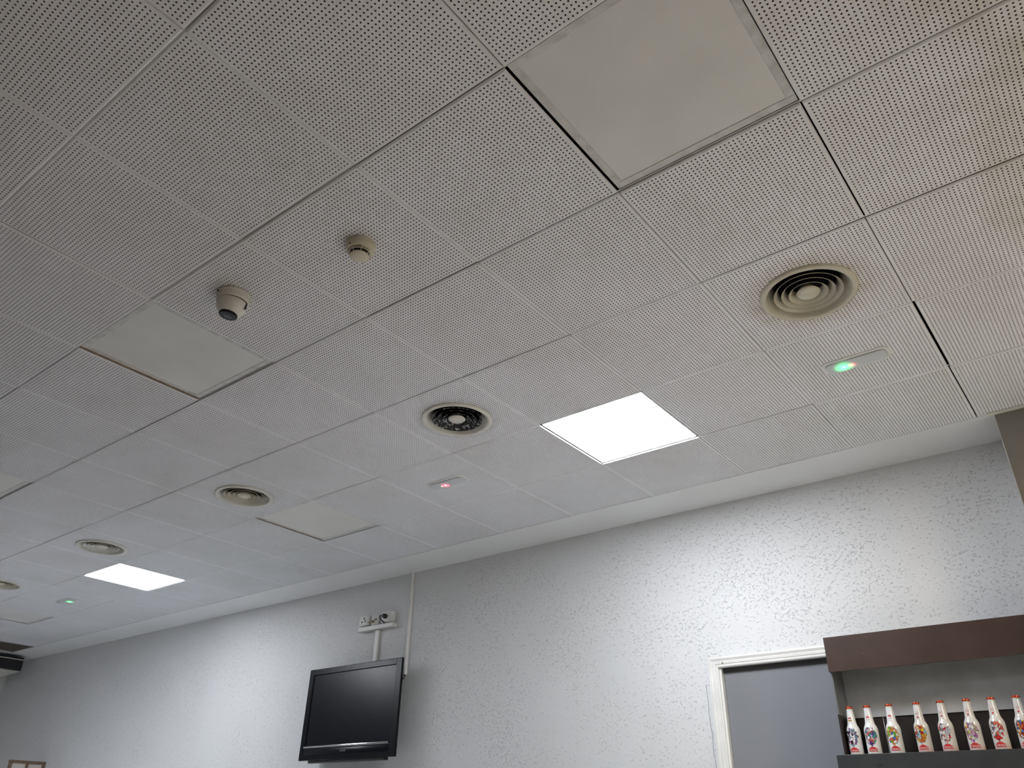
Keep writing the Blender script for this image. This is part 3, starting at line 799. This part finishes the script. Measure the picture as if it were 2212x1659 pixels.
bk.poly([(-a + 0.02, 0.018, -b + 0.02), (a - 0.02, 0.018, -b + 0.02), (a - 0.02, 0.018, b - 0.02), (-a + 0.02, 0.018, b - 0.02),
         (-a + 0.14, 0.078, -b + 0.09), (a - 0.14, 0.078, -b + 0.09), (a - 0.14, 0.078, b - 0.12), (-a + 0.14, 0.078, b - 0.12)],
        [(0, 1, 5, 4), (1, 2, 6, 5), (2, 3, 7, 6), (3, 0, 4, 7), (4, 5, 6, 7)])
bk.build('back_cover', M_BLACKMATT, r)
MB().box(-a + 0.10, a - 0.12, 0.014, 0.058, -b - 0.018, -b + 0.03, 0.004).build('speaker_bar', M_BLACKMATT, r)
MB().box(-0.16, 0.16, 0.077, YW - TY - 0.0005, -0.16, 0.16, 0.003).build('wall_bracket', M_BLACKMATT, r)

# ------------------------------------------------------------------ sockets, trunking, conduit, cables
def wbox(x0, x1, z0, z1, d, bv=0.003):
    return (x1 - x0, z0, z1, d, bv)
def socket(name, x0, x1, z0, z1, d, label, group):
    q = empty(name, ((x0 + x1) / 2, YW, H + (z0 + z1) / 2), label, 'socket', group)
    hw_, hh = (x1 - x0) / 2, (z1 - z0) / 2
    MB().box(-hw_, hw_, -d, -0.0005, -hh, hh, 0.004).build('socket_box', M_WHITEPL, q, True, 30)
    MB().box(-hw_ * 0.82, hw_ * 0.82, -d - 0.004, -d + 0.001, -hh * 0.82, hh * 0.82, 0.002).build('face_plate', M_WHITEPL, q, True, 30)
    return q, hw_, hh, d
q, hw_, hh, d = socket('wall_socket', -3.553, -3.440, -0.372, -0.292, 0.045, 'square white wall socket with three dark holes, leftmost above the television', 'white sockets above the television')
for dx, dz in ((0.006, 0.016), (-0.018, -0.010), (0.020, -0.006)):
    MB().lathe([(0, -0.002), (0.0085, -0.002), (0.0085, 0.002), (0, 0.002)], 16, Matrix.Rotation(PI / 2, 4, 'X')).build('socket_hole', M_GREYPL, q).location = (dx, -d - 0.0035, dz)
q, hw_, hh, d = socket('aerial_socket', -3.406, -3.328, -0.380, -0.303, 0.045, 'narrow white aerial socket with a brass plug, the middle one above the television', 'white sockets above the television')
MB().lathe([(0, 0), (0.010, 0), (0.011, 0.020), (0.0075, 0.022), (0.0075, 0.055), (0, 0.057)], 16, Matrix.Rotation(math.radians(112), 4, 'X')).build('aerial_plug', M_BRASS, q, True).location = (-0.010, -d - 0.003, -0.008)
for dx in (0.008, 0.024):
    MB().lathe([(0, -0.002), (0.007, -0.002), (0.007, 0.002), (0, 0.002)], 16, Matrix.Rotation(PI / 2, 4, 'X')).build('socket_hole', M_GREYPL, q).location = (dx, -d - 0.0035, 0.004)
q, hw_, hh, d = socket('wall_socket', -3.292, -3.172, -0.376, -0.288, 0.045, 'square white wall socket with a black plug in it, rightmost above the television', 'white sockets above the television')
pw = empty('power_plug', (-3.235, YW - 0.0495, H - 0.330), 'black power plug and flex in the right-hand socket above the television', 'plug')
MB().lathe([(0, 0), (0.019, 0), (0.0195, 0.012), (0.017, 0.030), (0.010, 0.038), (0, 0.038)], 20, Matrix.Rotation(PI / 2, 4, 'X')).build('plug_body', M_BLACKMATT, pw, True, 40)
MB().tube(bez((-0.004, -0.034, 0.004), (-0.050, -0.040, 0.010), (-0.050, -0.020, -0.02), (-0.004, 0.012, -0.058)), 0.0042).build('flex', M_BLACKMATT, pw, True)
r = empty('cable_trunking', (-3.35, YW, H - 0.40), 'white cable trunking in a T shape between the sockets and the television', 'trunking')
MB().box(-0.205, 0.198, -0.048, -0.0005, -0.016, 0.018, 0.003).build('cross_duct', M_WHITEPL, r)
MB().box(-0.022, 0.018, -0.022, -0.0005, -0.300, -0.0165, 0.003).build('drop_duct', M_WHITEPL, r)
r = empty('conduit', (-3.003, YW, H - 0.40), 'long white half-round conduit from the ceiling down to the television', 'conduit')
cd = MB(); n = 10
V, F = [], []
for z in (0.398, -0.39):
    for k in range(n + 1):
        aa = PI * k / n; V.append((0.014 * math.cos(aa), -0.020 * math.sin(aa) - 0.0004, z))
for k in range(n): F.append((k, k + 1, n + 2 + k, n + 1 + k))
F.append(tuple(range(n + 1))); F.append(tuple(range(n + 1, 2 * n + 2)))
cd.poly(V, F).build('duct', M_CASING, r, True, 50)
o = MB().tube(bez((-3.003, YW - 0.010, H - 0.788), (-3.006, YW - 0.012, H - 0.835), (-3.03, YW - 0.03, H - 0.835), (-3.075, YW - 0.045, H - 0.852)), 0.0042).build('aerial_cable', M_BLACKMATT, None, True)
tag(o, 'short black cable from the bottom of the conduit into the television', 'cable')
o = MB().tube(bez((-3.07, YW - 0.062, H - 1.135), (-2.95, YW - 0.05, H - 1.17), (-2.97, YW - 0.05, H - 1.23), (-3.08, YW - 0.062, H - 1.29)), 0.0035).build('power_cable', M_BLACKMATT, None, True)
o.data.transform(Matrix.Translation(-TV.location)); o.parent = TV
